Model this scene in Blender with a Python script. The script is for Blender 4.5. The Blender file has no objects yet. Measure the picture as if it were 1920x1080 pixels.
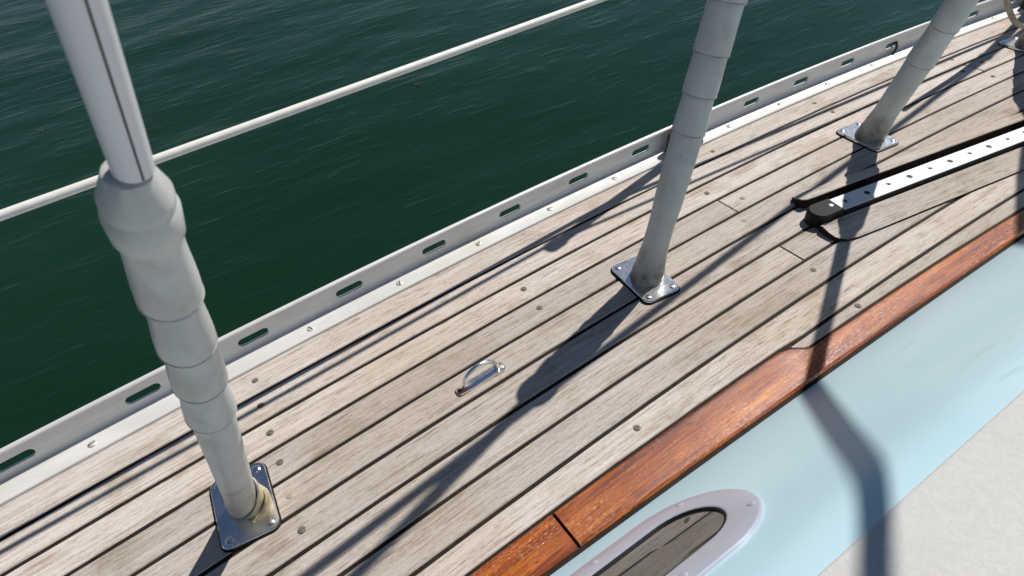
import bpy, math, random
from mathutils import Vector, Matrix
random.seed(7)
SC = bpy.context.scene
COL = SC.collection

# ------------------------------------------------------------------ camera
# Boat frame: X runs along the deck planks, Y points outboard, Z is up, the deck is z = 0.
HEIGHT, YAW, PITCH, ROLL = 0.6708, math.radians(31.2845), math.radians(42.0), math.radians(-5.0)
right = Vector((math.cos(YAW), -math.sin(YAW), 0))
ahead = Vector((math.sin(YAW), math.cos(YAW), 0))
zup = Vector((0, 0, 1))
fwd = ahead * math.cos(PITCH) - zup * math.sin(PITCH)
upv = ahead * math.sin(PITCH) + zup * math.cos(PITCH)
cx = right * math.cos(ROLL) + upv * math.sin(ROLL)
cy = upv * math.cos(ROLL) - right * math.sin(ROLL)
cd = bpy.data.cameras.new('camera')
cam = bpy.data.objects.new('camera', cd)
COL.objects.link(cam)
m = Matrix((cx, cy, -fwd)).transposed().to_4x4()
m.translation = Vector((0, 0, HEIGHT))
cam.matrix_world = m
cd.sensor_width = 36.0
cd.lens = 22.5
cd.clip_start = 0.01
cd.clip_end = 6000
cd.dof.use_dof = True
cd.dof.focus_distance = 0.85
cd.dof.aperture_fstop = 15.0
SC.camera = cam

# ------------------------------------------------------------------ sky and sun
SUNV = Vector((0.77, 0.15, 1.0)).normalized()
w = bpy.data.worlds.new('World')
SC.world = w
w.use_nodes = True
nt = w.node_tree
sky = nt.nodes.new('ShaderNodeTexSky')
sky.sky_type = 'NISHITA'
sky.sun_disc = False
sky.sun_elevation = math.asin(SUNV.z)
sky.sun_rotation = math.atan2(SUNV.x, SUNV.y)
sky.air_density = 1.0
sky.dust_density = 0.1
sky.ozone_density = 2.5
bg = nt.nodes['Background']
bg.inputs['Strength'].default_value = 0.05
nt.links.new(sky.outputs['Color'], bg.inputs['Color'])
sd = bpy.data.lights.new('sun', 'SUN')
sd.energy = 5.0
sd.angle = math.radians(0.53)
sd.color = (1.0, 0.95, 0.88)
sun = bpy.data.objects.new('sun', sd)
COL.objects.link(sun)
sun.rotation_euler = (-SUNV).to_track_quat('-Z', 'Y').to_euler()
SC.render.engine = 'CYCLES'
vs = SC.view_settings
vs.view_transform = 'Standard'
vs.look = 'None'
vs.exposure = 0.04
vs.gamma = 1.0

# ------------------------------------------------------------------ node helpers
def new_mat(name):
    mt = bpy.data.materials.new(name)
    mt.use_nodes = True
    t = mt.node_tree
    return mt, t, t.nodes['Principled BSDF']

class N:
    """small helper round a node tree"""
    def __init__(s, t): s.t = t
    def add(s, kind, **kw):
        n = s.t.nodes.new(kind)
        for k, v in kw.items():
            if k in n.inputs.keys() if not hasattr(n, k) else False: pass
            setattr(n, k, v)
        return n
    def link(s, a, b): s.t.links.new(a, b)
    def math(s, op, a, b=None, c=None, clamp=False):
        n = s.t.nodes.new('ShaderNodeMath'); n.operation = op; n.use_clamp = clamp
        for i, v in enumerate((a, b, c)):
            if v is None: continue
            if isinstance(v, (int, float)): n.inputs[i].default_value = v
            else: s.link(v, n.inputs[i])
        return n.outputs[0]
    def mix(s, f, a, b, mode='MIX'):
        n = s.t.nodes.new('ShaderNodeMix'); n.data_type = 'RGBA'; n.blend_type = mode
        for i, v in ((0, f), (6, a), (7, b)):
            if isinstance(v, (int, float)): n.inputs[i].default_value = v
            elif isinstance(v, tuple): n.inputs[i].default_value = (*v, 1.0)
            else: s.link(v, n.inputs[i])
        return n.outputs[2]
    def ramp(s, f, stops):
        n = s.t.nodes.new('ShaderNodeValToRGB')
        e = n.color_ramp.elements
        while len(e) < len(stops): e.new(0.5)
        for el, (p, c) in zip(e, stops):
            el.position = p
            el.color = (c, c, c, 1) if isinstance(c, (int, float)) else (*c, 1)
        s.link(f, n.inputs[0])
        return n.outputs[0]
    def noise(s, vec, scale, detail=4, rough=0.55, dist=0.0):
        n = s.t.nodes.new('ShaderNodeTexNoise')
        n.inputs['Scale'].default_value = scale
        n.inputs['Detail'].default_value = detail
        n.inputs['Roughness'].default_value = rough
        n.inputs['Distortion'].default_value = dist
        s.link(vec, n.inputs['Vector'])
        return n.outputs['Fac']
    def mapv(s, vec, scale=(1, 1, 1), loc=(0, 0, 0), rot=(0, 0, 0)):
        n = s.t.nodes.new('ShaderNodeMapping')
        n.inputs['Scale'].default_value = scale
        n.inputs['Location'].default_value = loc
        n.inputs['Rotation'].default_value = rot
        s.link(vec, n.inputs['Vector'])
        return n.outputs[0]
    def bump(s, h, strength, dist, normal=None):
        n = s.t.nodes.new('ShaderNodeBump')
        n.inputs['Strength'].default_value = strength
        n.inputs['Distance'].default_value = dist
        s.link(h, n.inputs['Height'])
        if normal is not None: s.link(normal, n.inputs['Normal'])
        return n.outputs[0]
    def uv(s): return s.t.nodes.new('ShaderNodeTexCoord').outputs['UV']
    def objc(s): return s.t.nodes.new('ShaderNodeTexCoord').outputs['Object']
    def pos(s): return s.t.nodes.new('ShaderNodeNewGeometry').outputs['Position']
    def rand(s): return s.t.nodes.new('ShaderNodeObjectInfo').outputs['Random']
    def vadd(s, a, b):
        n = s.t.nodes.new('ShaderNodeVectorMath'); n.operation = 'ADD'
        s.link(a, n.inputs[0]); s.link(b, n.inputs[1])
        return n.outputs[0]
    def comb(s, x, y, z):
        n = s.t.nodes.new('ShaderNodeCombineXYZ')
        for i, v in enumerate((x, y, z)):
            if isinstance(v, (int, float)): n.inputs[i].default_value = v
            else: s.link(v, n.inputs[i])
        return n.outputs[0]
    def sep(s, v):
        n = s.t.nodes.new('ShaderNodeSeparateXYZ'); s.link(v, n.inputs[0]); return n.outputs

def simple(name, col, rough=0.5, metal=0.0, var=0.06, vscale=40, bump=0.0, bscale=200, spec=0.5):
    mt, t, p = new_mat(name); n = N(t)
    o = n.objc()
    f = n.noise(o, vscale, 4)
    c = n.mix(n.ramp(f, [(0.3, 0.0), (0.7, 1.0)]), tuple(x * (1 - var * 2) for x in col), tuple(min(1, x * (1 + var)) for x in col))
    n.link(c, p.inputs['Base Color'])
    p.inputs['Roughness'].default_value = rough
    p.inputs['Metallic'].default_value = metal
    p.inputs['Specular IOR Level'].default_value = spec
    if bump:
        n.link(n.bump(n.noise(o, bscale, 3), bump, 0.001), p.inputs['Normal'])
    return mt

# ------------------------------------------------------------------ materials
def mat_teak():
    mt, t, p = new_mat('weathered_teak'); n = N(t)
    r = n.rand()
    off = n.comb(n.math('MULTIPLY', r, 31.7), n.math('MULTIPLY', r, 7.3), n.math('MULTIPLY', r, 3.1))
    uv = n.vadd(n.uv(), off)
    fine = n.noise(n.mapv(uv, (22, 620, 1)), 1.0, 3, 0.65)
    mid = n.noise(n.mapv(uv, (9, 260, 1)), 1.0, 4, 0.65, 0.15)
    wide = n.noise(n.mapv(uv, (2.2, 60, 1)), 1.0, 3, 0.5, 0.3)
    crack = n.noise(n.mapv(uv, (30, 420, 1), (5, 3, 0)), 1.0, 2, 0.6)
    pos = n.pos()
    speck = n.noise(n.mapv(pos, (150, 420, 150)), 1.0, 3, 0.7)
    blot = n.noise(n.mapv(pos, (8, 15, 8)), 1.0, 6, 0.66, 0.5)
    patch = n.noise(n.mapv(pos, (2.6, 2.6, 2.6), (3.1, 1.7, 0)), 1.0, 3, 0.5)
    tone = n.math('ADD', n.math('MULTIPLY', fine, 0.40), n.math('ADD', n.math('MULTIPLY', mid, 0.40), n.math('MULTIPLY', wide, 0.20)))
    base = n.ramp(tone, [(0.34, (0.19, 0.150, 0.118)), (0.43, (0.345, 0.293, 0.250)), (0.50, (0.45, 0.396, 0.355)), (0.61, (0.56, 0.508, 0.475))])
    pale = n.mix(n.ramp(speck, [(0.42, 0.0), (0.68, 0.55)]), base, (0.63, 0.575, 0.545))
    cm = n.math('MULTIPLY', n.ramp(crack, [(0.32, 1.0), (0.42, 0.0)]), n.ramp(patch, [(0.36, 0.4), (0.56, 1.0)]))
    pale = n.mix(n.math('MULTIPLY', cm, 0.75), pale, (0.13, 0.095, 0.066))
    # brown and greenish grime left in patches by wear
    g1 = n.ramp(blot, [(0.53, 0.0), (0.68, 0.85)])
    grain_mask = n.ramp(mid, [(0.35, 1.0), (0.6, 0.35)])
    c = n.mix(n.math('MULTIPLY', g1, grain_mask), pale, (0.215, 0.165, 0.095))
    brown = n.ramp(patch, [(0.42, 0.0), (0.62, 1.0)])
    c = n.mix(n.math('MULTIPLY', brown, 0.30), c, (0.36, 0.265, 0.18))
    tint = n.math('ADD', n.math('MULTIPLY', n.math('FRACT', n.math('MULTIPLY', r, 13.7)), 0.27), 0.85)
    c = n.mix(1.0, c, n.comb(tint, tint, tint), 'MULTIPLY')
    n.link(c, p.inputs['Base Color'])
    p.inputs['Roughness'].default_value = 0.78
    p.inputs['Specular IOR Level'].default_value = 0.3
    h = n.math('ADD', n.math('MULTIPLY', fine, 0.5), n.math('MULTIPLY', mid, 0.8))
    n.link(n.bump(h, 0.7, 0.0011), p.inputs['Normal'])
    return mt

def mat_mahogany():
    mt, t, p = new_mat('varnished_mahogany'); n = N(t)
    r = n.rand()
    uv = n.vadd(n.uv(), n.comb(n.math('MULTIPLY', r, 9.0), n.math('MULTIPLY', r, 5.0), 0.0))
    mid = n.noise(n.mapv(uv, (14, 330, 1)), 1.0, 4, 0.65, 0.2)
    wide = n.noise(n.mapv(uv, (3, 55, 1)), 1.0, 3, 0.55, 0.4)
    blot = n.noise(n.mapv(uv, (9, 30, 1)), 1.0, 4, 0.6)
    tone = n.math('ADD', n.math('MULTIPLY', mid, 0.5), n.math('MULTIPLY', wide, 0.5))
    c = n.ramp(tone, [(0.36, (0.080, 0.013, 0.003)), (0.45, (0.215, 0.044, 0.005)), (0.54, (0.345, 0.086, 0.008)), (0.66, (0.50, 0.160, 0.018))])
    c = n.mix(n.ramp(blot, [(0.52, 0.0), (0.72, 0.5)]), c, (0.20, 0.03, 0.010))
    # pale flecks: worn varnish, plus its sun sparkle put into the colour
    fl = n.noise(n.mapv(uv, (160, 420, 1)), 1.0, 3, 0.7)
    wear_glint = n.noise(n.mapv(uv, (6, 26, 1), (4, 2, 0)), 1.0, 3, 0.6)
    flm = n.math('MULTIPLY', n.ramp(fl, [(0.54, 0.0), (0.62, 1.0)]), n.ramp(wear_glint, [(0.42, 0.03), (0.62, 0.55)]))
    c = n.mix(flm, c, (0.62, 0.36, 0.26))
    pore = n.noise(n.mapv(uv, (70, 420, 1), (8, 1, 0)), 1.0, 2, 0.6)
    c = n.mix(n.ramp(pore, [(0.32, 0.8), (0.42, 0.0)]), c, (0.05, 0.010, 0.004))
    n.link(c, p.inputs['Base Color'])
    p.inputs['Roughness'].default_value = 0.5
    p.inputs['Coat Weight'].default_value = 0.42
    p.inputs['Coat Roughness'].default_value = 0.05
    p.inputs['Specular IOR Level'].default_value = 0.15
    h = n.math('ADD', n.math('MULTIPLY', fl, 0.7), n.math('MULTIPLY', mid, 0.8))
    b = n.bump(h, 0.35, 0.0009)
    n.link(b, p.inputs['Normal'])
    gl = n.noise(n.mapv(uv, (190, 330, 1)), 1.0, 2, 0.6)
    n.link(n.bump(n.math('ADD', n.math('MULTIPLY', h, 0.35), gl), 1.0, 0.0012), p.inputs['Coat Normal'])
    return mt

def mat_water():
    mt, t, p = new_mat('harbour_water'); n = N(t)
    pos = n.pos()
    a = n.noise(n.mapv(pos, (5.0, 11.0, 1), rot=(0, 0, 0.5)), 1.0, 4, 0.55, 0.5)
    b = n.noise(n.mapv(pos, (14.0, 30.0, 1), rot=(0, 0, 0.25)), 1.0, 3, 0.5, 0.3)
    murk = n.noise(n.mapv(pos, (0.5, 0.5, 0.5)), 1.0, 3, 0.5)
    c = n.mix(n.ramp(murk, [(0.35, 0.0), (0.65, 1.0)]), (0.0046, 0.0220, 0.0105), (0.0062, 0.0275, 0.0135))
    n.link(c, p.inputs['Base Color'])
    p.inputs['Roughness'].default_value = 0.10
    p.inputs['IOR'].default_value = 1.33
    p.inputs['Specular IOR Level'].default_value = 0.36
    pk = n.ramp(n.noise(n.mapv(pos, (3.2, 13.0, 1), (1, 4, 0), rot=(0, 0, 0.18)), 1.0, 3, 0.5, 0.35), [(0.52, 0.0), (0.78, 1.0)])
    h = n.math('ADD', n.math('MULTIPLY', a, 0.9), n.math('ADD', n.math('MULTIPLY', b, 0.2), n.math('MULTIPLY', pk, 0.9)))
    n.link(n.bump(h, 0.5, 0.0080), p.inputs['Normal'])
    return mt

def mat_boot(name, reach, amount, foot):
    mt, t, p = new_mat(name); n = N(t)
    o = n.objc(); pos = n.pos()
    z = n.sep(pos)[2]
    a = n.noise(n.mapv(o, (18, 18, 9)), 1.0, 4, 0.6, 0.3)
    b = n.noise(n.mapv(o, (110, 110, 60)), 1.0, 3, 0.6)
    c = n.mix(n.ramp(a, [(0.35, 0.0), (0.68, 1.0)]), (0.48, 0.495, 0.475), (0.60, 0.62, 0.61))
    # green-brown grime round the foot of the sleeve
    edge = n.math('ADD', n.math('SUBTRACT', reach, z), n.math('MULTIPLY', n.math('SUBTRACT', a, 0.5), 0.11))
    low = n.math('MULTIPLY', edge, 17.0, clamp=True)
    mott = n.ramp(n.noise(n.mapv(o, (60, 60, 40), (1, 2, 3)), 1.0, 4, 0.6), [(0.38, 1.0), (0.62, 0.55)])
    c = n.mix(n.math('MULTIPLY', n.math('MULTIPLY', low, mott), amount), c, foot)
    gr = n.ramp(n.noise(n.mapv(o, (26, 26, 12), (7, 3, 2)), 1.0, 5, 0.65, 0.6), [(0.50, 0.0), (0.66, 0.42)])
    c = n.mix(gr, c, (0.33, 0.315, 0.27))
    st = n.ramp(n.noise(n.mapv(o, (34, 34, 22), (2, 5, 1)), 1.0, 4, 0.6, 0.5), [(0.54, 0.0), (0.68, 1.0)])
    c = n.mix(n.math('MULTIPLY', n.math('MULTIPLY', st, low), 0.85), c, (0.17, 0.12, 0.075))
    c = n.mix(n.ramp(b, [(0.60, 0.0), (0.75, 0.25)]), c, (0.32, 0.30, 0.27))
    n.link(c, p.inputs['Base Color'])
    p.inputs['Roughness'].default_value = 0.42
    n.link(n.bump(n.math('ADD', a, n.math('MULTIPLY', b, 0.25)), 0.35, 0.002), p.inputs['Normal'])
    return mt

def mat_gelcoat():
    mt, t, p = new_mat('pale_blue_paint'); n = N(t)
    pos = n.pos()
    a = n.noise(n.mapv(pos, (3.0, 6.0, 6.0)), 1.0, 4, 0.55, 0.4)
    s = n.noise(n.mapv(pos, (9, 60, 60), rot=(0, 0, 0.15)), 1.0, 4, 0.6, 0.6)
    c = n.mix(n.ramp(a, [(0.35, 0.0), (0.65, 1.0)]), (0.43, 0.61, 0.68), (0.49, 0.66, 0.72))
    c = n.mix(n.math('MULTIPLY', n.ramp(s, [(0.58, 0.0), (0.70, 0.7)]), n.ramp(a, [(0.42, 0.0), (0.62, 0.8)])), c, (0.27, 0.43, 0.50))
    n.link(c, p.inputs['Base Color'])
    p.inputs['Roughness'].default_value = 0.38
    n.link(n.bump(a, 0.1, 0.003), p.inputs['Normal'])
    return mt

def mat_nonskid():
    mt, t, p = new_mat('cream_nonskid'); n = N(t)
    pos = n.pos()
    g = n.noise(pos, 420, 3, 0.6)
    a = n.noise(pos, 170, 4, 0.7)
    b = n.noise(pos, 14, 4, 0.6)
    c = n.mix(n.ramp(a, [(0.35, 0.0), (0.68, 1.0)]), (0.485, 0.487, 0.478), (0.54, 0.54, 0.53))
    c = n.mix(n.ramp(b, [(0.56, 0.0), (0.75, 0.3)]), c, (0.44, 0.42, 0.38))
    n.link(c, p.inputs['Base Color'])
    p.inputs['Roughness'].default_value = 0.8
    n.link(n.bump(n.math('ADD', g, n.math('MULTIPLY', a, 0.6)), 0.35, 0.0010), p.inputs['Normal'])
    return mt

def mat_rail():
    mt, t, p = new_mat('white_anodised_rail'); n = N(t)
    pos = n.pos()
    a = n.noise(n.mapv(pos, (9, 30, 60)), 1.0, 4, 0.6, 0.4)
    b = n.noise(n.mapv(pos, (4, 4, 30)), 1.0, 3, 0.6)
    c = n.mix(n.ramp(a, [(0.40, 0.0), (0.7, 1.0)]), (0.60, 0.595, 0.58), (0.71, 0.71, 0.71))
    c = n.mix(n.ramp(b, [(0.56, 0.0), (0.74, 0.5)]), c, (0.55, 0.49, 0.38))
    n.link(c, p.inputs['Base Color'])
    p.inputs['Roughness'].default_value = 0.36
    p.inputs['Metallic'].default_value = 0.12
    return mt

def mat_steel(name='polished_stainless', rough=0.14, rust=0.0):
    mt, t, p = new_mat(name); n = N(t)
    o = n.objc()
    a = n.noise(o, 45, 4, 0.6)
    b = n.noise(o, 160, 3, 0.6)
    c = n.mix(n.ramp(a, [(0.35, 0.0), (0.7, 1.0)]), (0.74, 0.74, 0.75), (0.88, 0.88, 0.89))
    if rust:
        x = n.sep(o)[0]
        end = n.math('MULTIPLY', n.math('SUBTRACT', -0.014, x), 55.0, clamp=True)
        rm = n.math('MULTIPLY', end, n.ramp(b, [(0.35, 0.2), (0.6, 1.0)]))
        c = n.mix(n.math('MULTIPLY', rm, rust), c, (0.50, 0.18, 0.03))
        n.link(n.math('SUBTRACT', 1.0, rm, clamp=True), p.inputs['Metallic'])
    else:
        p.inputs['Metallic'].default_value = 1.0
    n.link(c, p.inputs['Base Color'])
    n.link(n.math('ADD', n.math('MULTIPLY', b, 0.16), rough), p.inputs['Roughness'])
    n.link(n.bump(b, 0.06, 0.0006), p.inputs['Normal'])
    return mt

M = {}
M['teak'] = mat_teak()
M['mahogany'] = mat_mahogany()
M['water'] = mat_water()
M['boot'] = mat_boot('grubby_pvc_boot', 0.12, 0.65, (0.33, 0.30, 0.225))
M['boot_stained'] = mat_boot('brown_footed_pvc_boot', 0.075, 0.95, (0.10, 0.080, 0.055))
M['blue'] = mat_gelcoat()
M['cream'] = mat_nonskid()
M['rail'] = mat_rail()
M['steel'] = mat_steel()
M['rusty_steel'] = mat_steel('rust_stained_stainless', 0.16, 0.9)
M['caulk'] = simple('black_caulk', (0.022, 0.0155, 0.012), 0.75, var=0.25, vscale=60, bump=0.3, spec=0.15)
M['rubber'] = simple('black_rubber', (0.007, 0.007, 0.0075), 0.6, var=0.2, bump=0.3, spec=0.2)
M['tube'] = simple('white_pvc_tube', (0.70, 0.71, 0.74), 0.32, var=0.03, vscale=12, bump=0.05)
M['seam'] = simple('dark_tube_slit', (0.045, 0.042, 0.05), 0.7)
M['line'] = simple('white_coated_wire', (0.78, 0.765, 0.72), 0.4, var=0.05, vscale=60)
M['track'] = simple('white_anodised_track', (0.66, 0.67, 0.69), 0.38, 0.1, var=0.03, vscale=30)
M['hole'] = simple('shadowed_hole', (0.02, 0.02, 0.02), 0.7)
M['frame'] = simple('satin_lavender_aluminium', (0.51, 0.535, 0.63), 0.32, 0.35, var=0.04, vscale=12)
M['bronze'] = simple('dark_weathered_casting', (0.06, 0.056, 0.052), 0.6, 0.3, var=0.2, bump=0.4)
M['plug'] = simple('teak_bung', (0.15, 0.125, 0.095), 0.8, var=0.3, vscale=300, bump=0.5)
M['paleplug'] = simple('bleached_teak_bung', (0.36, 0.31, 0.25), 0.8, var=0.2, vscale=300, bump=0.5)
M['rope'] = simple('tan_rope_fibre', (0.42, 0.37, 0.28), 0.85, var=0.25, vscale=180, bump=1.0, bscale=320)
M['flap'] = simple('yellowed_sleeve_lining', (0.60, 0.53, 0.36), 0.6, var=0.15, vscale=70, bump=0.3)
M['fold'] = simple('tan_torn_edge', (0.50, 0.40, 0.24), 0.65, var=0.3, vscale=90, bump=0.3)
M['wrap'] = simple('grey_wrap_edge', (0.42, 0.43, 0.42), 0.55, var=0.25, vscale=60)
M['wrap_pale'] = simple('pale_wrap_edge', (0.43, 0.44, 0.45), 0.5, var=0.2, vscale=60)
M['screw'] = simple('dull_screw_metal', (0.56, 0.54, 0.49), 0.5, 0.25, var=0.2, vscale=200)
M['hull'] = simple('white_hull_paint', (0.72, 0.73, 0.72), 0.3, var=0.03, vscale=4)
M['weed'] = simple('pale_green_weed', (0.075, 0.10, 0.04), 0.6, var=0.3, vscale=60)
mt, t, p = new_mat('dark_port_glass'); n = N(t)
n.link(n.ramp(n.noise(n.objc(), 30, 3), [(0.3, (0.018, 0.017, 0.016)), (0.7, (0.032, 0.030, 0.028))]), p.inputs['Base Color'])
p.inputs['Roughness'].default_value = 0.02
p.inputs['IOR'].default_value = 2.6
M['glass'] = mt

# ------------------------------------------------------------------ mesh helpers
OFF = {}
def root(name, loc, label=None, cat=None, group=None):
    o = bpy.data.objects.new(name, None)
    o.empty_display_size = 0.05
    o.location = loc
    COL.objects.link(o)
    OFF[o] = Vector(loc)
    tag(o, label, cat, group)
    return o
def tag(o, label=None, cat=None, group=None, kind=None):
    for k, v in (('label', label), ('category', cat), ('group', group), ('kind', kind)):
        if v: o[k] = v
    return o
def obj(name, verts, faces, mat, parent=None, uvs=None, smooth=False, loc=None):
    """one mesh object; verts are in boat coordinates"""
    base = OFF[parent] if parent is not None else Vector(loc or (0, 0, 0))
    me = bpy.data.meshes.new(name)
    me.from_pydata([tuple(Vector(v) - base) for v in verts], [], faces)
    if uvs:
        l = me.uv_layers.new(name='UVMap')
        for i, lp in enumerate(me.loops):
            l.data[i].uv = uvs[lp.vertex_index]
    if smooth is True:
        me.polygons.foreach_set('use_smooth', [True] * len(me.polygons))
    me.materials.append(mat)
    me.update()
    o = bpy.data.objects.new(name, me)
    COL.objects.link(o)
    if parent is not None: o.parent = parent
    else: o.location = base
    OFF[o] = base
    if smooth == 'auto':
        me.polygons.foreach_set('use_smooth', [True] * len(me.polygons))
        me.set_sharp_from_angle(angle=math.radians(38))
    return o
def place(name, mesh_of, parent, loc):
    """a copy that shares mesh data, at a boat position"""
    o = bpy.data.objects.new(name, mesh_of.data)
    COL.objects.link(o)
    o.parent = parent
    o.location = Vector(loc) - OFF[parent]
    OFF[o] = OFF[parent]
    return o
def frame_of(d):
    d = Vector(d).normalized()
    a = Vector((0, 0, 1)) if abs(d.z) < 0.9 else Vector((1, 0, 0))
    x = a.cross(d).normalized()
    return x, d.cross(x).normalized()
def tube_geo(pts, rad, seg=16, cap=True, rot=0.0):
    pts = [Vector(p) for p in pts]
    if not isinstance(rad, (list, tuple)): rad = [rad] * len(pts)
    V, Fc = [], []
    x = None
    for i, p in enumerate(pts):
        d = (pts[min(i + 1, len(pts) - 1)] - pts[max(i - 1, 0)]).normalized()
        if x is None: x, y = frame_of(d)
        else:
            x = (x - d * x.dot(d)).normalized(); y = d.cross(x)
        for k in range(seg):
            a = 2 * math.pi * k / seg + rot
            V.append(p + (x * math.cos(a) + y * math.sin(a)) * rad[i])
    for i in range(len(pts) - 1):
        for k in range(seg):
            a, b = i * seg + k, i * seg + (k + 1) % seg
            Fc.append((a, b, b + seg, a + seg))
    if cap:
        Fc.append(tuple(range(seg))[::-1])
        Fc.append(tuple(range((len(pts) - 1) * seg, len(pts) * seg)))
    return V, Fc
def prism_geo(outline, z0, z1, bev=0.0):
    """outline (xy list, counter-clockwise) raised from z0 to z1 with a small top bevel"""
    n_ = len(outline)
    c = Vector((sum(p[0] for p in outline) / n_, sum(p[1] for p in outline) / n_))
    V = [(x, y, z0) for x, y in outline]
    Fc = []
    if bev:
        V += [(x, y, z1 - bev) for x, y in outline]
        for x, y in outline:
            d = c - Vector((x, y)); d = d.normalized() * bev
            V.append((x + d.x, y + d.y, z1))
        rings = 3
    else:
        V += [(x, y, z1) for x, y in outline]
        rings = 2
    for r_ in range(rings - 1):
        for k in range(n_):
            a, b = r_ * n_ + k, r_ * n_ + (k + 1) % n_
            Fc.append((a, b, b + n_, a + n_))
    Fc.append(tuple(range((rings - 1) * n_, rings * n_)))
    Fc.append(tuple(range(n_))[::-1])
    return V, Fc
def merge(*geos):
    V, Fc = [], []
    for v, f_ in geos:
        o_ = len(V)
        V += list(v)
        Fc += [tuple(i + o_ for i in q) for q in f_]
    return V, Fc
def rounded_rect(cx_, cy_, w_, h_, r_, ang, seg=5):
    pts = []
    for sx, sy, a0 in ((1, 1, 0), (-1, 1, 90), (-1, -1, 180), (1, -1, 270)):
        for k in range(seg + 1):
            a = math.radians(a0 + 90 * k / seg)
            pts.append((sx * (w_ / 2 - r_) + r_ * math.cos(a), sy * (h_ / 2 - r_) + r_ * math.sin(a)))
    c, s = math.cos(ang), math.sin(ang)
    return [(cx_ + c * x - s * y, cy_ + s * x + c * y) for x, y in pts]
def smooth01(x):
    x = max(0.0, min(1.0, x))
    return x * x * (3 - 2 * x)
def wob(a, b=0.0, c=0.0):
    """cheap smooth pseudo noise in -1..1"""
    return (math.sin(a * 1.7 + b * 2.3 + 1.3) + math.sin(a * 3.1 - b * 1.1 + c + 0.7) + math.sin(a * 5.3 + b * 4.7 + 2.1 * c)) / 3.0

# ------------------------------------------------------------------ plan of the deck
PW, GAP = 0.05, 0.0052
U0, U1 = -1.0, 2.7
def sheer(u): return 0.7275 + 0.0638 * u - 0.0451 * u * u + 0.0013 * u ** 3
def seam(u, k): return sheer(u) - PW * k
def cabin_edge(u): return 0.2445 - 0.004 * u - 0.0125 * u * u
def margin_edge(u):
    a = seam(u, 8.71 + 0.38 * max(u, -0.2))
    b = seam(u, 9.10 + 0.41 * u)
    t_ = smooth01((u - 0.602) / 0.034)
    return max(a * (1 - t_) + b * t_, cabin_edge(u) + 0.028)
def frange(a, b, step):
    n_ = max(1, int(math.ceil((b - a) / step)))
    return [a + (b - a) * i / n_ for i in range(n_ + 1)]

# ------------------------------------------------------------------ water
def build_water():
    def axis(lo, hi, step, far):
        a = [lo + i * step for i in range(int((hi - lo) / step) + 1)]
        s_, x = step, a[-1]
        while x < far:
            s_ *= 1.35; x += s_; a.append(x)
        s_, x = step, a[0]
        while x > -far:
            s_ *= 1.35; x -= s_; a.insert(0, x)
        return a
    xs = axis(-4.0, 9.0, 0.05, 2500)
    ys = axis(0.6, 10.0, 0.05, 2500)
    V = []
    waves = []
    rnd = random.Random(4)
    for i in range(26):
        lam = 0.16 * (1.16 ** i) if i < 18 else rnd.uniform(0.2, 0.7)
        ang = math.radians(100 + rnd.gauss(0, 24))
        k_ = 2 * math.pi / lam
        waves.append((k_ * math.cos(ang), k_ * math.sin(ang), rnd.uniform(0, 6.28), 0.0015 * lam ** 0.8))
    for y in ys:
        for x in xs:
            far = max(abs(x - 2.5) - 6.5, abs(y - 5.3) - 4.7, 0)
            amp = math.exp(-far / 2.0)
            z = 0.0
            if amp > 0.01:
                for kx, ky, ph, a in waves:
                    z += a * math.sin(kx * x + ky * y + ph)
                z *= amp
            V.append((x, y, -1.15 + z))
    nx = len(xs)
    Fc = [(j * nx + i, j * nx + i + 1, (j + 1) * nx + i + 1, (j + 1) * nx + i) for j in range(len(ys) - 1) for i in range(nx - 1)]
    tag(obj('water', V, Fc, M['water'], smooth=True), kind='structure')
build_water()

# ------------------------------------------------------------------ hull and deck
us = frange(U0, U1, 0.05)
V, Fc = [], []
prof = [(0.046, -0.004), (0.050, -0.05), (0.062, -0.10), (0.060, -0.4), (0.02, -0.85), (-0.10, -1.3)]
for u in us:
    for d, z in prof: V.append((u, sheer(u) + d, z))
n_ = len(prof)
for i in range(len(us) - 1):
    for k in range(n_ - 1):
        a = i * n_ + k
        Fc.append((a, a + n_, a + n_ + 1, a + 1))
tag(obj('hull', V, Fc, M['hull'], smooth=True), kind='structure')

V, Fc = [], []
for u in us:
    V += [(u, cabin_edge(u) - 0.015, -0.0013), (u, sheer(u) + 0.045, -0.0013), (u, cabin_edge(u) - 0.015, -0.03), (u, sheer(u) + 0.045, -0.03)]
for i in range(len(us) - 1):
    a = i * 4
    Fc += [(a, a + 4, a + 5, a + 1), (a + 2, a + 3, a + 7, a + 6), (a, a + 2, a + 6, a + 4), (a + 1, a + 5, a + 7, a + 3)]
deck = tag(obj('deck', V, Fc, M['caulk']), kind='structure')

def strip(name, top, bot, u0, u1, mat, parent, zt=0.0, zb=-0.008, bev=0.0012, step=0.05, minw=0.004, seed=0.0):
    """a long board between two plan curves with softened top edges"""
    st = [u for u in frange(u0, u1, step) if top(u) - bot(u) > minw]
    if len(st) < 2: return None
    V, UV, Fc = [], [], []
    for u in st:
        a = top(u) + 0.0004 * wob(u * 9, seed)
        b = bot(u) + 0.0004 * wob(u * 9, seed + 4)
        b2 = min(bev, (a - b) * 0.4)
        for y, z in ((a, zb), (a, zt - b2), (a - b2, zt), (b + b2, zt), (b, zt - b2), (b, zb)):
            V.append((u, y, z)); UV.append((u, y - sheer(u)))
    for i in range(len(st) - 1):
        for k in range(5):
            q = i * 6 + k
            Fc.append((q, q + 1, q + 7, q + 6))
    Fc.append((0, 5, 4, 3, 2, 1))
    e_ = (len(st) - 1) * 6
    Fc.append((e_, e_ + 1, e_ + 2, e_ + 3, e_ + 4, e_ + 5))
    return obj(name, V, Fc, mat, parent, uvs=UV)

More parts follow.
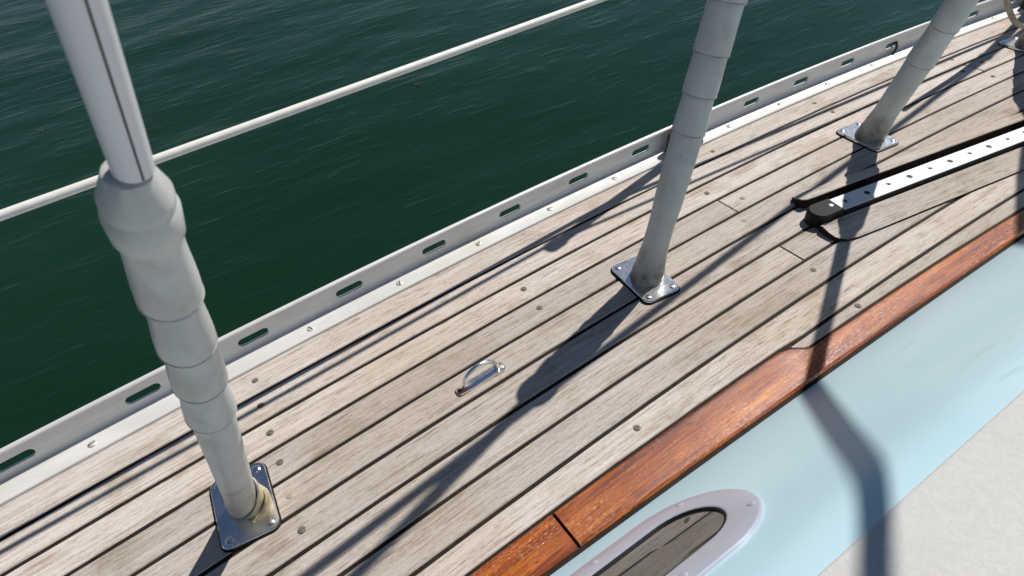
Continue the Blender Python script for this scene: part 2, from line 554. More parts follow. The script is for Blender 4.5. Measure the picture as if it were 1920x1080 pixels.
BUTT = {3: [0.8065], 6: [0.784], 2: [1.634]}
planks = {}
for k in range(0, 10):
    if k == 0: topf = lambda u: sheer(u) + 0.044
    else: topf = lambda u, k=k: seam(u, k) - GAP / 2
    botf = lambda u, k=k: max(seam(u, k + 1) + GAP / 2, margin_edge(u) + GAP * 0.45)
    cuts = [U0] + BUTT.get(k, []) + [U1]
    if k == 9: cuts = [0.600, U1]
    for i in range(len(cuts) - 1):
        a = cuts[i] + (0.0018 if i else 0)
        b = cuts[i + 1] - (0.0018 if i < len(cuts) - 2 else 0)
        o = strip('plank', topf, botf, a, b, M['teak'], deck, zt=0.0005 * wob(k * 2.7, i), step=0.006 if k == 9 else 0.05, minw=0.001 if k == 9 else 0.004, seed=k + i * 0.5)
        planks.setdefault(k, []).append((a, b, o))

# varnished margin boards along the cabin, with a joint
for a, b in ((U0, 0.2055), (0.2095, U1)):
    strip('margin_board', lambda u: margin_edge(u) - GAP * 0.4, lambda u: cabin_edge(u) + 0.0060, a, b, M['mahogany'], deck, zt=0.003, bev=0.003, step=0.015, seed=a)

# wooden bungs over the deck fastenings
PG = []
for u, k in [(-0.004, .48), (-.012, 1.43), (-.016, 2.45), (-.021, 3.47), (-.027, 4.5), (-.031, 5.5), (.40, 2.45), (.394, 3.44), (.361, 8.38),
             (.757, 9.2), (.775, 7.44), (.809, 2.5), (.845, 3.49), (.925, .62), (.817, 1.47), (1.235, .5), (1.23, 1.47), (1.642, 1.43),
             (1.674, 2.41), (1.599, 2.45), (1.62, 3.51), (.795, 4.41)]:
    PG.append((u, k))
bung_mesh = {}
for i, (u, k) in enumerate(PG):
    pl = None
    for a, b, o in planks[int(k)]:
        if o and a - 0.01 <= u <= b + 0.01: pl = o
    y = seam(u, k)
    pale = i in (4, 12, 21)
    key = 'p' if pale else 'd'
    if key not in bung_mesh:
        circ = [(0.0048 * math.cos(q * math.pi / 9), 0.0048 * math.sin(q * math.pi / 9)) for q in range(18)]
        v_, f_ = prism_geo(circ, -0.003, 0.0009, 0.0006)
        me_o = obj('bung', [Vector(q) + OFF[pl] for q in v_], f_, M['paleplug' if pale else 'plug'], pl)
        me_o.location = Vector((u, y, 0)) - OFF[pl]
        bung_mesh[key] = me_o
    else:
        place('bung', bung_mesh[key], pl, (u, y, 0))

# ------------------------------------------------------------------ toe rail
R_IN, R_OUT, R_TOP = 0.0325, 0.0365, 0.0420
rail = root('toe_rail', (0.7, sheer(0.7) + 0.03, 0), 'white slotted metal toe rail along the outer deck edge above the water', 'toe rail')
def rail_pt(u, d, z): return (u, sheer(u) + d, z)
prof = [(-0.002, 0.0), (-0.002, 0.0035), (-0.001, 0.0045), (R_IN - 0.004, 0.0052), (R_IN - 0.001, 0.0066), (R_IN, 0.009)]
V, Fc = [], []
for u in us:
    for d, z in prof: V.append(rail_pt(u, d, z))
n_ = len(prof)
for i in range(len(us) - 1):
    for k in range(n_ - 1):
        a = i * n_ + k
        Fc.append((a, a + 1, a + 1 + n_, a + n_))
obj('flange', V, Fc, M['rail'], rail, smooth='auto')
# upright web with slots, built cell by cell and bent to the sheer
PITCHS, HL, HR, ZC = 0.1546, 0.0158, 0.0070, 0.0240
Z0, Z1 = 0.0, R_TOP
V, Fc = [], []
NS = 32
def stadium(c, k):
    a = 2 * math.pi * (k + 0.5) / NS
    x, z = math.cos(a), math.sin(a)
    return (c + (HL if x > 0 else -HL) + HR * x, ZC + HR * z)
c = -0.289 - PITCHS * 4
cells = []
while c < U1 + 0.2:
    cells.append(c); c += PITCHS
for c in cells:
    hole = [stadium(c, k) for k in range(NS)]
    outer = []
    for k in range(NS):
        a = 2 * math.pi * (k + 0.5) / NS
        x, z = math.cos(a), math.sin(a)
        hx, hz = PITCHS / 2, (Z1 - Z0) / 2
        tt = min(1.0 / max(abs(x), 1e-6), 1.0 / max(abs(z), 1e-6))
        outer.append((c + hx * x * tt, ZC + (Z1 - ZC if z > 0 else ZC - Z0) * z * tt))
    # make the outer ring hit the cell's corners
    for cxx, czz in ((c + PITCHS / 2, Z1), (c - PITCHS / 2, Z1), (c - PITCHS / 2, Z0), (c + PITCHS / 2, Z0)):
        i = min(range(NS), key=lambda q: (outer[q][0] - cxx) ** 2 + 9 * (outer[q][1] - czz) ** 2)
        outer[i] = (cxx, czz)
    b = len(V)
    for d in (R_IN, R_OUT):
        for u, z in outer: V.append(rail_pt(u, d, z))
        for u, z in hole: V.append(rail_pt(u, d, z))
    for k in range(NS):
        k2 = (k + 1) % NS
        Fc.append((b + k, b + k2, b + NS + k2, b + NS + k))
        Fc.append((b + 2 * NS + k2, b + 2 * NS + k, b + 3 * NS + k, b + 3 * NS + k2))
        Fc.append((b + NS + k, b + NS + k2, b + 3 * NS + k2, b + 3 * NS + k))
obj('slotted_web', V, Fc, M['rail'], rail)
prof = []
for k in range(13):
    a = math.radians(-60 + 300 * k / 12)
    prof.append((0.0345 + 0.0046 * math.cos(a), R_TOP + 0.0022 + 0.0044 * math.sin(a)))
V, Fc = [], []
for u in us:
    for d, z in prof: V.append(rail_pt(u, d, z))
n_ = len(prof)
for i in range(len(us) - 1):
    for k in range(n_ - 1):
        a = i * n_ + k
        Fc.append((a, a + n_, a + n_ + 1, a + 1))
obj('rounded_cap', V, Fc, M['rail'], rail, smooth=True)
def screw_geo(r_, h_, ang):
    """domed slotted head at the origin"""
    V, Fc = [], []
    rings = [(r_, 0), (r_, h_ * 0.35), (r_ * 0.86, h_ * 0.75), (r_ * 0.5, h_)]
    for rr, z in rings:
        for k in range(14):
            a = 2 * math.pi * k / 14
            V.append((rr * math.cos(a), rr * math.sin(a), z))
    for i in range(3):
        for k in range(14):
            a, b = i * 14 + k, i * 14 + (k + 1) % 14
            Fc.append((a, b, b + 14, a + 14))
    Fc.append(tuple(range(42, 56)))
    return V, Fc
def slot_geo(r_, h_, ang):
    c_, s_ = math.cos(ang), math.sin(ang)
    pts = [(-r_ * 0.85, -r_ * 0.13), (r_ * 0.85, -r_ * 0.13), (r_ * 0.85, r_ * 0.13), (-r_ * 0.85, r_ * 0.13)]
    return prism_geo([(c_ * x - s_ * y, s_ * x + c_ * y) for x, y in pts], h_ * 0.3, h_ * 1.04)
def screw(parent, loc, r_=0.005, h_=0.0016, ang=0.4, mat='screw'):
    """a screw head and the dark slot across it"""
    v_, f_ = screw_geo(r_, h_, ang)
    s_ = obj('screw', [Vector(q) + Vector(loc) for q in v_], f_, M[mat], parent, smooth='auto')
    return s_
u = -0.2105 - 0.1535 * 4
i = 0
first = None
slot_first = None
while u < U1:
    loc = Vector(rail_pt(u, 0.0135, 0.0049))
    v_, f_ = screw_geo(0.0056, 0.0016, 0)
    if first is None:
        first = obj('screw', [Vector(q) + OFF[rail] for q in v_], f_, M['screw'], rail, smooth='auto')
        first.location = loc - OFF[rail]
        sc_ = first
        v_, f_ = slot_geo(0.0056, 0.0016, 0)
        slot_first = obj('screw_slot', [Vector(q) + OFF[rail] for q in v_], f_, M['hole'], rail)
        slot_first.parent = sc_
    else:
        sc_ = place('screw', first, rail, loc)
        sl = bpy.data.objects.new('screw_slot', slot_first.data)
        COL.objects.link(sl); sl.parent = sc_
    sc_.rotation_euler.z = (i * 2.399) % 3.1
    u += 0.1535; i += 1

# ------------------------------------------------------------------ cabin side and roof
PROF = [(0.004, -0.006), (0, 0), (-.0575, .0690), (-.097, .1165), (-.125, .1515), (-.139, .1685), (-.150, .1810), (-.160, .1898), (-.171, .1968), (-.185, .2033)]
PROF2 = [(-.184, .2025), (-.1845, .2042), (-.1865, .2052), (-.197, .208), (-.206, .2112), (-.26, .2295), (-.40, .266), (-.7, .318), (-1.1, .345)]
cabin = root('cabin_trunk', (0.5, 0.0, 0), 'low cabin with pale blue painted side and cream non-slip roof', 'cabin')
def sweep(name, prof, mat):
    V, Fc = [], []
    for u in us:
        for d, z in prof: V.append((u, cabin_edge(u) + d, z))
    n_ = len(prof)
    for i in range(len(us) - 1):
        for k in range(n_ - 1):
            a = i * n_ + k
            Fc.append((a, a + 1, a + 1 + n_, a + n_))
    return obj(name, V, Fc, mat, cabin, smooth=True)
sweep('cabin_side', PROF, M['blue'])
sweep('cabin_roof', PROF2, M['cream'])

SU = Vector((0, -0.125, 0.1515)).normalized()      # up the slope of the side
SN = Vector((0, 0.1515, 0.125)).normalized()       # out of the side
def side_pt(u, wv, h=0.0): return Vector((u, cabin_edge(u), 0)) + SU * wv + SN * h
PC, PU0, PU1 = 0.120, -0.115, 0.260                 # portlight centre line and end centres
def stad(r_, n2=18):
    pts = []
    for k in range(n2 + 1):
        a = -math.pi / 2 + math.pi * k / n2
        pts.append((PU1 + r_ * math.cos(a), PC + r_ * math.sin(a)))
    for k in range(9): pts.append((PU1 + (PU0 - PU1) * (k + 1) / 10, PC + r_))
    for k in range(n2 + 1):
        a = math.pi / 2 + math.pi * k / n2
        pts.append((PU0 + r_ * math.cos(a), PC + r_ * math.sin(a)))
    for k in range(9): pts.append((PU0 + (PU1 - PU0) * (k + 1) / 10, PC - r_))
    return pts
def ring(levels):
    V, Fc = [], []
    for r_, h in levels: V += [side_pt(u, wv, h) for u, wv in stad(r_)]
    n_ = len(stad(0.05))
    for i in range(len(levels) - 1):
        for k in range(n_):
            a, b = i * n_ + k, i * n_ + (k + 1) % n_
            Fc.append((a, b, b + n_, a + n_))
    return V, Fc
v_, f_ = ring([(0.080, -0.002), (0.080, 0.0028), (0.0792, 0.0036), (0.0778, 0.0040), (0.065, 0.0042), (0.050, 0.0044), (0.0478, 0.0042), (0.0470, 0.0036), (0.047, -0.002)])
port = obj('portlight', v_, f_, M['frame'], cabin, smooth='auto')
tag(port, 'oval portlight with satin metal frame and dark glass')
v_, f_ = ring([(0.0475, 0.0005), (0.0475, 0.0030), (0.0445, 0.0034), (0.0435, 0.0012)])
obj('gasket', v_, f_, M['rubber'], port, smooth='auto')
pts = stad(0.0450)
V = [side_pt(u, wv, 0.0016) for u, wv in pts]
obj('pane', V, [tuple(range(len(pts)))], M['glass'], port)
for (u, wv) in ((0.196, 0.053), (0.302, 0.066), (0.3175, 0.162), (0.06, 0.053), (0.08, 0.186), (0.215, 0.186)):
    v_, f_ = screw_geo(0.0042, 0.0010, 0)
    x = Vector((1, 0, 0))
    P0 = side_pt(u, wv, 0.0040)
    obj('screw', [P0 + x * q[0] + SU * q[1] + SN * q[2] for q in v_], f_, M['frame'], port, smooth='auto')

# ------------------------------------------------------------------ shrouds
def section_tube(base, lean, prof, seg=48, rough=0.0, seed=0.0, zs=1.0):
    """surface of revolution about a leaning axis; prof is (height, radius)"""
    d = Vector((lean[0], lean[1], 1.0)); dn = d.normalized()
    V, Fc = [], []
    for z, r_ in prof:
        t_ = smooth01(z / 0.07)
        nn = (zup * (1 - t_) + dn * t_).normalized()
        x = (Vector((1, 0, 0)) - nn * nn.x).normalized()
        y = nn.cross(x)
        c_ = Vector((base[0], base[1], base[2])) + d * z
        for k in range(seg):
            a = 2 * math.pi * k / seg
            rr = r_ * (1 + rough * wob(a * 1.0 if False else math.cos(a) * 2.1 + seed, z * 38 + math.sin(a) * 1.7, seed))
            V.append(c_ + (x * math.cos(a) + y * math.sin(a)) * rr)
    for i in range(len(prof) - 1):
        for k in range(seg):
            a, b = i * seg + k, i * seg + (k + 1) % seg
            Fc.append((a, b, b + seg, a + seg))
    Fc.append(tuple(range(seg))[::-1])
    Fc.append(tuple(range((len(prof) - 1) * seg, len(prof) * seg)))
    return V, Fc
def boot_profile(pts, rings, amp, step=0.004):
    """radius through pts, with overlapping sleeve edges at the ring heights"""
    def rad(z):
        for (za, ra), (zb, rb) in zip(pts, pts[1:]):
            if za <= z <= zb:
                t_ = (z - za) / (zb - za); t_ = t_ * t_ * (3 - 2 * t_)
                return ra + (rb - ra) * t_
        return pts[-1][1]
    zs_ = set(frange(pts[0][0], pts[-1][0], step))
    for rg in rings: zs_ = {z for z in zs_ if abs(z - rg) > 0.0012} | {rg - 0.006, rg - 0.003, rg - 0.0016, rg - 0.0003, rg + 0.0003, rg + 0.0012, rg + 0.004, rg + 0.009}
    out = []
    for z in sorted(zs_):
        r_ = rad(z)
        for rg in rings:
            if rg <= z:
                t_ = (z - rg) / 0.05
                if t_ < 1: r_ += amp * (1.25 - 0.25 * 0) * (1.0 if z > rg else 0.0) * (1 - smooth01((t_ - 0.12) / 0.88))
            elif z > rg - 0.008: r_ -= amp * 0.8 * smooth01((z - rg + 0.008) / 0.008) ** 2
        out.append((z, r_))
    return out
PLATE_ANG = math.radians(-6.5)
def shroud(base, centre, lean, pts, rings, label, collar=None, top=2.6, tube_r=0.0085, seam_ang=None, seed=0.0, amp=0.0013, tube_off=(0, 0), mat='boot_stained'):
    rt = root('rigging_shroud', (centre[0], centre[1], 0), label, 'shroud', 'shrouds along the side deck')
    v_, f_ = prism_geo(rounded_rect(centre[0], centre[1], 0.068, 0.102, 0.012, PLATE_ANG), 0.0002, 0.0014)
    obj('gasket', v_, f_, M['rubber'], rt)
    v_, f_ = prism_geo(rounded_rect(centre[0], centre[1], 0.065, 0.099, 0.011, PLATE_ANG), 0.0014, 0.0056, 0.0011)
    pl = obj('deck_plate', v_, f_, M['steel'], rt)
    c_, s_ = math.cos(PLATE_ANG), math.sin(PLATE_ANG)
    for sx, sy in ((1, 1), (1, -1), (-1, 1), (-1, -1)):
        x, y = sx * 0.0225, sy * 0.0395
        P0 = Vector((centre[0] + c_ * x - s_ * y, centre[1] + s_ * x + c_ * y, 0.0052))
        v_, f_ = screw_geo(0.0052, 0.0021, 0)
        sc_ = obj('screw', [Vector(q) + P0 for q in v_], f_, M['steel'], pl, smooth='auto')
    b3 = (base[0], base[1], 0.004)
    v_, f_ = section_tube(b3, lean, boot_profile(pts, rings, amp), rough=0.005, seed=seed)
    obj('boot', v_, f_, M[mat], rt, smooth='auto')
    bp = boot_profile(pts, rings, amp)
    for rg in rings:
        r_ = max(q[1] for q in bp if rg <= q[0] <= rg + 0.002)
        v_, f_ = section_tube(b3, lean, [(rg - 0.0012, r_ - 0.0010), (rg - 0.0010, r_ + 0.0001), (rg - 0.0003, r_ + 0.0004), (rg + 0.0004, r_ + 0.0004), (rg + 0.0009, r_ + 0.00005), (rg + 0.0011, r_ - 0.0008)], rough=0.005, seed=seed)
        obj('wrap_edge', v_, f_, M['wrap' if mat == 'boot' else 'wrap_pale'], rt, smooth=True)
    zt = pts[-1][0]
    if collar:
        rc = collar
        v_, f_ = section_tube(b3, lean, [(zt - 0.022, pts[-1][1]), (zt - 0.0205, rc - 0.0012), (zt - 0.018, rc), (zt - 0.004, rc + 0.0007), (zt - 0.001, rc - 0.0006), (zt + 0.0, rc - 0.0010),
                                        (zt + 0.002, rc - 0.0004), (zt + 0.006, rc - 0.0006), (zt + 0.019, tube_r + 0.0016), (zt + 0.0200, tube_r - 0.0002), (zt + 0.0200, tube_r - 0.004)], rough=0.012, seed=seed + 2)
        obj('collar', v_, f_, M['boot'], rt, smooth='auto')
    z_in = 0.0205 if collar else -0.004
    b3 = (b3[0] + tube_off[0], b3[1] + tube_off[1], b3[2])
    v_, f_ = section_tube(b3, lean, [(zt + z_in, tube_r * 0.6), (zt + z_in, tube_r), (zt + 0.3, tube_r), (zt + 0.8, tube_r), (top, tube_r)], seg=36)
    tb = obj('pvc_tube', v_, f_, M['tube'], rt, smooth='auto')
    if seam_ang is not None:
        d = Vector((lean[0], lean[1], 1)).normalized()
        x = (Vector((1, 0, 0)) - d * d.x).normalized(); y = d.cross(x)
        a = seam_ang
        rv = x * math.cos(a) + y * math.sin(a); tv = d.cross(rv)
        V = []
        for z in (zt + 0.0208, zt + 0.2, zt + 0.6, top - 0.01):
            c0 = Vector(b3) + Vector((lean[0], lean[1], 1)) * z
            for w_, h in ((-0.00042, -0.001), (-0.00042, 0.00012), (0.00042, 0.00012), (0.00042, -0.001)):
                V.append(c0 + rv * (tube_r + h) + tv * w_)
        Fc = []
        for i in range(3):
            for k in range(4):
                a_, b_ = i * 4 + k, i * 4 + (k + 1) % 4
                Fc.append((a_, b_, b_ + 4, a_ + 4))
        obj('slit', V, Fc, M['seam'], tb)
    return rt
B1 = (-0.0755, 0.5195)
s1 = shroud(B1, (-0.0745, 0.520), (0.125, -0.46), [(-0.006, 0.0180), (0.02, 0.0180), (0.06, 0.0164), (0.12, 0.0164), (0.20, 0.0162), (0.29, 0.0158), (0.35, 0.0151), (0.40, 0.0144), (0.45, 0.0138), (0.523, 0.0134)],
            (0.292, 0.348, 0.400, 0.452), 'nearest shroud, with a white split tube above a ringed boot and flared collar', collar=0.0152, top=1.9, seam_ang=math.radians(-80), seed=1.0, tube_r=0.0078, amp=0.0017, tube_off=(0.0022, -0.0013), mat='boot')
s2 = shroud((0.562, 0.522), (0.5596, 0.5226), (0.228, 0.0), [(-0.006, 0.0262), (0.012, 0.0252), (0.03, 0.0222), (0.06, 0.0196), (0.09, 0.0190), (0.14, 0.0206), (0.2, 0.0212), (0.27, 0.0208), (0.34, 0.0216), (0.40, 0.0226), (0.485, 0.0205)],
            (0.232, 0.282, 0.333, 0.393), 'grey sleeved shroud beside the white rail, second from the left', collar=0.0235, seed=3.3)
PT3 = [(-0.006, 0.0272), (0.012, 0.0268), (0.032, 0.0240), (0.06, 0.0212), (0.10, 0.0216), (0.16, 0.0222), (0.27, 0.0214), (0.345, 0.0208), (0.385, 0.0130)]
s3 = shroud((1.190, 0.558), (1.1857, 0.560), (-0.03, -0.27), PT3, (0.165, 0.232, 0.292), 'grey sleeved shroud with brown stained foot above the perforated track', tube_r=0.0100, seed=5.1)
s4 = shroud((1.825, 0.570), (1.821, 0.570), (0.0, -0.207), PT3, (0.165, 0.232, 0.292), 'shroud foot and deck plate cut off by the right edge of the photo', tube_r=0.0100, seed=7.7)

# torn lining at the foot of the nearest boot
V, Fc = [], []
NA, NZ = 14, 7
for j in range(NZ):
    tz = j / (NZ - 1)
    for i in range(NA):
        ta = i / (NA - 1)
        a = math.radians(-100 + 130 * ta)
        prof_h = 0.004 + 0.056 * smooth01(ta * 1.15)
        z = 0.0062 + tz * prof_h
        flare = 0.0195 + 0.0095 * (1 - tz) ** 1.3 * smooth01(ta * 4) + 0.0006 * wob(a * 3, tz * 2)
        cxx = B1[0] + 0.125 * z; cyy = B1[1] - 0.46 * z
        V.append((cxx + flare * math.cos(a), cyy + flare * math.sin(a), z))
NV = len(V)
for i in range(NV):
    x, y, z = V[i]
    cxx = B1[0] + 0.125 * z; cyy = B1[1] - 0.46 * z
    k_ = 1 - 0.0016 / math.hypot(x - cxx, y - cyy)
    V.append((cxx + (x - cxx) * k_, cyy + (y - cyy) * k_, z))
for j in range(NZ - 1):
    for i in range(NA - 1):
        a = j * NA + i
        Fc.append((a, a + 1, a + NA + 1, a + NA))
        Fc.append((a + NV + 1, a + NV, a + NV + NA, a + NV + NA + 1))
edge = [j * NA for j in range(NZ)]
for lst in ([j * NA for j in range(NZ)], [j * NA + NA - 1 for j in range(NZ)], list(range(NA)), list(range((NZ - 1) * NA, NZ * NA))):
    for a, b in zip(lst, lst[1:]): Fc.append((a, b, b + NV, a + NV))
obj('torn_lining', V, Fc, M['flap'], s1, smooth='auto')
V, Fc = [], []
NA, NZ = 12, 5
for j in range(NZ):
    tz = j / (NZ - 1)
    for i in range(NA):
        ta = i / (NA - 1)
        a = math.radians(-92 + 92 * ta)
        z = 0.0060 + tz * (0.002 + 0.026 * smooth01(ta * 1.1))
        rr = 0.0285 + 0.0040 * math.sin(math.pi * ta) - 0.0035 * tz
        for dr in (0.0, -0.0018):
            V.append((B1[0] + 0.10 * z + (rr + dr) * math.cos(a), B1[1] - 0.40 * z + (rr + dr) * math.sin(a), z))
def fv(j, i, s_): return (j * NA + i) * 2 + s_
for j in range(NZ - 1):
    for i in range(NA - 1):
        Fc.append((fv(j, i, 0), fv(j, i + 1, 0), fv(j + 1, i + 1, 0), fv(j + 1, i, 0)))
        Fc.append((fv(j, i + 1, 1), fv(j, i, 1), fv(j + 1, i, 1), fv(j + 1, i + 1, 1)))
for i in range(NA - 1): Fc.append((fv(NZ - 1, i, 0), fv(NZ - 1, i + 1, 0), fv(NZ - 1, i + 1, 1), fv(NZ - 1, i, 1)))
for j in range(NZ - 1):
    Fc.append((fv(j, NA - 1, 0), fv(j, NA - 1, 1), fv(j + 1, NA - 1, 1), fv(j + 1, NA - 1, 0)))
    Fc.append((fv(j, 0, 1), fv(j, 0, 0), fv(j + 1, 0, 0), fv(j + 1, 0, 1)))
obj('lining_fold', V, Fc, M['fold'], s1, smooth='auto')

# taut line stretched above the side deck, out of the picture, whose long thin shadow crosses the planks
v_, f_ = tube_geo([(-0.26, 0.4155, 0.70), (0.9, 0.549, 0.70), (2.95, 0.785, 0.70)], 0.0068, 14)
tag(obj('taut_line', v_, f_, M['rope'], None, smooth='auto', loc=(0.9, 0.549, 0.70)), 'taut line above the photo, seen by its long thin diagonal shadow', 'line')

# ------------------------------------------------------------------ stanchions and lifelines
def stanchion(u, label):
    y = sheer(u) + 0.012
    rt = root('stanchion', (u, y, 0.005), label, 'stanchion', 'stanchions on the toe rail')
    v_, f_ = prism_geo(rounded_rect(u - 0.03, y - 0.002, 0.085, 0.026, 0.006, 0.0), 0.0055, 0.012, 0.001)
    obj('foot', v_, f_, M['bronze'], rt)
    v_, f_ = tube_geo([(u, y, 0.01), (u, y, 0.06), (u, y, 0.075), (u, y, 0.078)], [0.0165, 0.0155, 0.0145, 0.011], 20)
    obj('socket', v_, f_, M['bronze'], rt, smooth='auto')
    v_, f_ = tube_geo([(u - 0.062, y + 0.004, 0.006), (u - 0.060, y + 0.004, 0.040), (u - 0.04, y + 0.002, 0.052), (u - 0.008, y, 0.058)], [0.0105, 0.0105, 0.0095, 0.008], 14)
    obj('brace', v_, f_, M['bronze'], rt, smooth='auto')
    v_, f_ = tube_geo([(u, y, 0.07), (u, y, 0.30), (u, y, 0.520)], [0.0105, 0.0105, 0.0105], 18)
    obj('post', v_, f_, M['steel'], rt, smooth='auto')
    v_, f_ = tube_geo([(u, y, 0.515), (u, y, 0.525), (u, y, 0.548), (u, y, 0.556)], [0.0125, 0.0145, 0.0140, 0.006], 18)
    obj('cap', v_, f_, M['rubber'], rt, smooth='auto')
    return rt
stanchion(0.918, 'stanchion hidden behind the second shroud, its dark foot clamped to the rail')
stanchion(2.12, 'stanchion with dark foot on the rail at the top right corner')
stanchion(-0.92, 'stanchion on the rail beyond the left edge of the photo')
def lifeline(zz, r_, label):
    P_ = []
    for u in (-0.92, 0.918, 2.12):
        P_.append(Vector((u, sheer(u) + 0.018, zz)))
    a, b, c_ = P_
    # run straight between posts
    pts = [a + (b - a) * (i / 12) for i in range(13)] + [b + (c_ - b) * (i / 8) for i in range(1, 9)]
    v_, f_ = tube_geo(pts, r_, 14)
    o = obj('lifeline', v_, f_, M['line'], None, smooth='auto', loc=tuple(b))
    tag(o, label, 'lifeline', 'lifelines along the rail')
    return o
lifeline(0.3460, 0.0050, 'white coated lifeline wire crossing in front of the dark water')
lifeline(0.535, 0.0040, 'upper lifeline above the photo, seen by its soft shadow along the planks')

# ------------------------------------------------------------------ pad eye
RU, RV = 0.2485, 0.510
pe = root('pad_eye', (RU, RV, 0), 'small arched stainless pad eye with a rusty end, screwed to a plank', 'pad eye')
ANG = math.radians(1.5)
v_, f_ = prism_geo(rounded_rect(RU, RV, 0.078, 0.0150, 0.005, ANG), 0.0003, 0.0034, 0.0008)
obj('base_strip', v_, f_, M['rusty_steel'], pe)
pts = []
for k in range(19):
    a = math.pi * k / 18
    pts.append((RU - 0.0265 * math.cos(a) * math.cos(ANG), RV - 0.0265 * math.cos(a) * math.sin(ANG), 0.008 + 0.0225 * math.sin(a)))
pts = [(pts[0][0], pts[0][1], 0.001)] + pts + [(pts[-1][0], pts[-1][1], 0.001)]
v_, f_ = tube_geo(pts, 0.0030, 14)
obj('arch', v_, f_, M['steel'], pe, smooth='auto')
for s_ in (-1, 1):
    v_, f_ = screw_geo(0.0036, 0.0010, 0)
    obj('screw', [Vector(q) + Vector((RU + s_ * 0.034, RV, 0.0032)) for q in v_], f_, M['bronze' if s_ < 0 else 'screw'], pe, smooth='auto')

# ------------------------------------------------------------------ perforated track between two wooden wedges
def tc(u): return 0.4458 - 0.1716 * (u - 0.925)
tk = root('perforated_track', (0.9, 0.44, 0), 'white perforated track with black sides bedded between two bleached wooden wedges', 'track')
c_ = 1 / math.hypot(1, 0.1716)
NRM = (0.1716 * c_, c_)
def tp(u, off): return (u + NRM[0] * off, tc(u) + NRM[1] * off)
def wedge(name, rows):
    """rows of (u, inner offset, inner height, outer offset, outer height)"""
    V, UV, Fc, Sd = [], [], [], []
    for u, oi, zi, oo, zo in rows:
        for o_, z in ((oi, 0.0006), (oi, zi - 0.0012), (oi + (0.0012 if oo > oi else -0.0012), zi), (oo, zo), (oo, 0.0006)):
            x, y = tp(u, o_)
            V.append((x, y, z)); UV.append((u, o_ + 3.3))
    n_ = 5
    for q in range(len(rows) - 1):
        for k in range(n_ - 1):
            a = q * n_ + k
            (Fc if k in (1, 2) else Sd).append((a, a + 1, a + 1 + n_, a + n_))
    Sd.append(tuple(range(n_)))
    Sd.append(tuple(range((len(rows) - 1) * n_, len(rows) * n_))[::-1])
    top = obj(name, V, Fc, M['teak'], tk, uvs=UV)
    obj('dark_edge', V, Sd, M['caulk'], top)  # sides and ends get a near-black colour, the top stays teak
    return top
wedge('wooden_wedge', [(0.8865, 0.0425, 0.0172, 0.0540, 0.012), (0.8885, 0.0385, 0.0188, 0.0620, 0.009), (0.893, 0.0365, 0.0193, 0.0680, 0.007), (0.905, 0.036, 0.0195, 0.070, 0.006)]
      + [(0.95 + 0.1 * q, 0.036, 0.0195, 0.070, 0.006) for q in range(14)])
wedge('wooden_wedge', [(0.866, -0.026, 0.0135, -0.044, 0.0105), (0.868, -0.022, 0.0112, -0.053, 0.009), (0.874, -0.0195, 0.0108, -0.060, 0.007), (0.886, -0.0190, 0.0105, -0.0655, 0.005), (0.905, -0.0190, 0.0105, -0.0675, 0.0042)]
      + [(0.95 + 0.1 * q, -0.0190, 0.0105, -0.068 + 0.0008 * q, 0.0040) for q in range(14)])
v_, f_ = prism_geo([tp(0.880, -0.0172), tp(2.25, -0.0172), tp(2.25, 0.0172), tp(0.880, 0.0172)], 0.0006, 0.0192)
obj('black_body', v_, f_, M['rubber'], tk)
v_, f_ = prism_geo([tp(0.905, -0.0165), tp(2.25, -0.0165), tp(2.25, 0.0165), tp(0.905, 0.0165)], 0.0193, 0.0206, 0.0005)
bar = obj('track_bar', v_, f_, M['track'], tk)
i = 0
u = 1.037 - 0.0487 * 2
while u < 2.2:
    x, y = tp(u, 0.001)
    if i % 2 == 0:
        v_, f_ = screw_geo(0.0066, 0.0006, 0)
        obj('screw', [Vector(q) + Vector((x, y, 0.0205)) for q in v_], f_, M['screw'], bar, smooth='auto')
        v_, f_ = prism_geo([(x + 0.0036 * math.cos(q * 0.7854), y + 0.0036 * math.sin(q * 0.7854)) for q in range(8)], 0.0206, 0.02135)
        obj('screw_socket', v_, f_, M['hole'], bar)
    else:
        v_, f_ = prism_geo([(x + 0.0052 * math.cos(q * 0.5236), y + 0.0052 * math.sin(q * 0.5236)) for q in range(12)], 0.0200, 0.02072)
        obj('stop_hole', v_, f_, M['hole'], bar)
    u += 0.0487; i += 1
pts = []
for k in range(9):
    a = math.radians(90 + 180 * k / 8)
    pts.append(tp(0.884 + 0.020 * math.cos(a), 0.0205 * math.sin(a) - 0.001))
pts += [tp(0.920, -0.0180), tp(0.920, 0.0180)]
v_, f_ = prism_geo(pts, 0.0006, 0.0238, 0.003)
es = obj('end_stop', v_, f_, M['rubber'], tk)
x, y = tp(0.908, 0.0)
v_, f_ = screw_geo(0.0040, 0.0010, 0)
obj('screw', [Vector(q) + Vector((x, y, 0.0237)) for q in v_], f_, M['track'], es, smooth='auto')

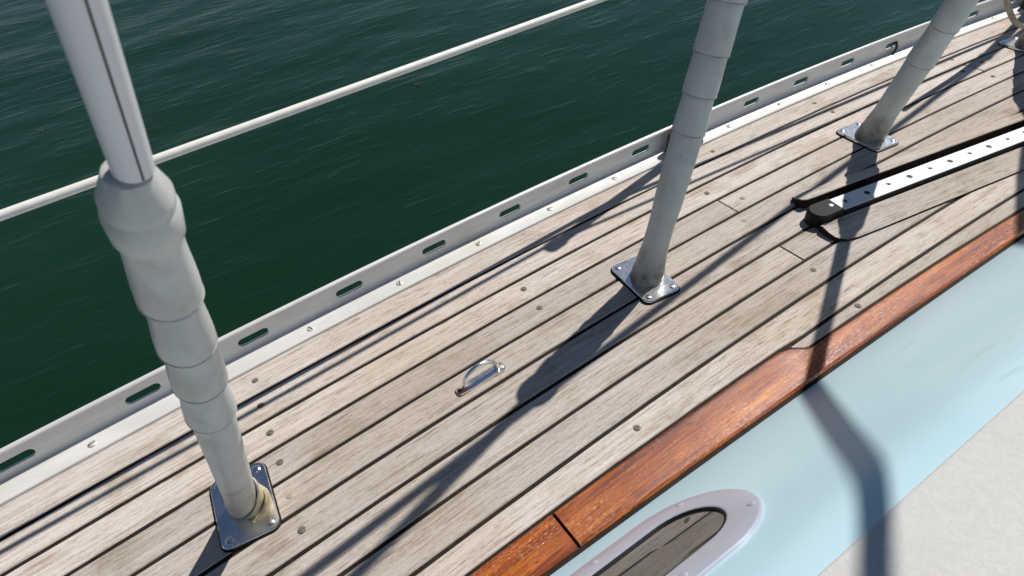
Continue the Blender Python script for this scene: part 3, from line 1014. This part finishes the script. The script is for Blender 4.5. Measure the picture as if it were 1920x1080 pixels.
# ------------------------------------------------------------------ small things
u = -0.289 + PITCHS * 12.5
sk_u = 1.575
yk = sheer(sk_u) + 0.037
pts = [(sk_u + 0.004, yk + 0.006, 0.024), (sk_u + 0.004, yk - 0.006, 0.0265), (sk_u + 0.001, yk - 0.012, 0.022), (sk_u - 0.006, yk - 0.014, 0.010), (sk_u - 0.009, yk - 0.010, 0.0065)]
v_, f_ = tube_geo(pts, 0.0028, 10)
tag(obj('hook', v_, f_, M['bronze'], None, smooth='auto', loc=(sk_u, yk - 0.01, 0.006)), 'small dark metal hook hanging in a slot of the toe rail', 'hook')
pts = [(1.60, 0.63, 0.34), (1.68, 0.62, 0.19), (1.735, 0.62, 0.118), (1.775, 0.62, 0.084), (1.837, 0.62, 0.043), (1.915, 0.618, 0.013), (2.0, 0.61, 0.009), (2.25, 0.60, 0.009)]
fine = []
for i in range(len(pts) - 1):
    p0, p1, p2, p3 = (Vector(pts[max(0, min(len(pts) - 1, i + q))]) for q in (-1, 0, 1, 2))
    for s_ in range(6):
        t_ = s_ / 6
        fine.append(0.5 * (2 * p1 + (p2 - p0) * t_ + (2 * p0 - 5 * p1 + 4 * p2 - p3) * t_ ** 2 + (3 * p1 - p0 - 3 * p2 + p3) * t_ ** 3))
fine.append(Vector(pts[-1]))
v_, f_ = tube_geo(fine, 0.0062, 14)
tag(obj('rope', v_, f_, M['rope'], None, smooth='auto', loc=(1.99, 0.61, 0)), 'tan rope hanging to the deck at the top right corner', 'rope')
for i, (x, y, sz, lab) in enumerate(((1.687, 3.776, 0.04, 'scrap of green weed afloat below the lifeline'), (-0.48, 4.855, 0.028, 'pale weed fragment afloat left of the nearest shroud'))):
    rnd = random.Random(i)
    geos = []
    for q in range(5):
        a = rnd.uniform(0, 6.28); l_ = sz * rnd.uniform(0.4, 1.0)
        ox, oy = rnd.uniform(-sz, sz) * 0.5, rnd.uniform(-sz, sz) * 0.3
        pts = [(x + ox + math.cos(a) * l_ * s_ / 3, y + oy + math.sin(a) * l_ * s_ / 3 + 0.004 * math.sin(s_ * 1.3 + q), -1.135 + 0.004 * math.sin(s_)) for s_ in range(4)]
        geos.append(tube_geo(pts, [0.001, 0.003, 0.0025, 0.0006], 6))
    v_, f_ = merge(*geos)
    tag(obj('floating_weed', v_, f_, M['weed'], None, loc=(x, y, -1.14)), lab, 'weed', 'weed scraps on the water')
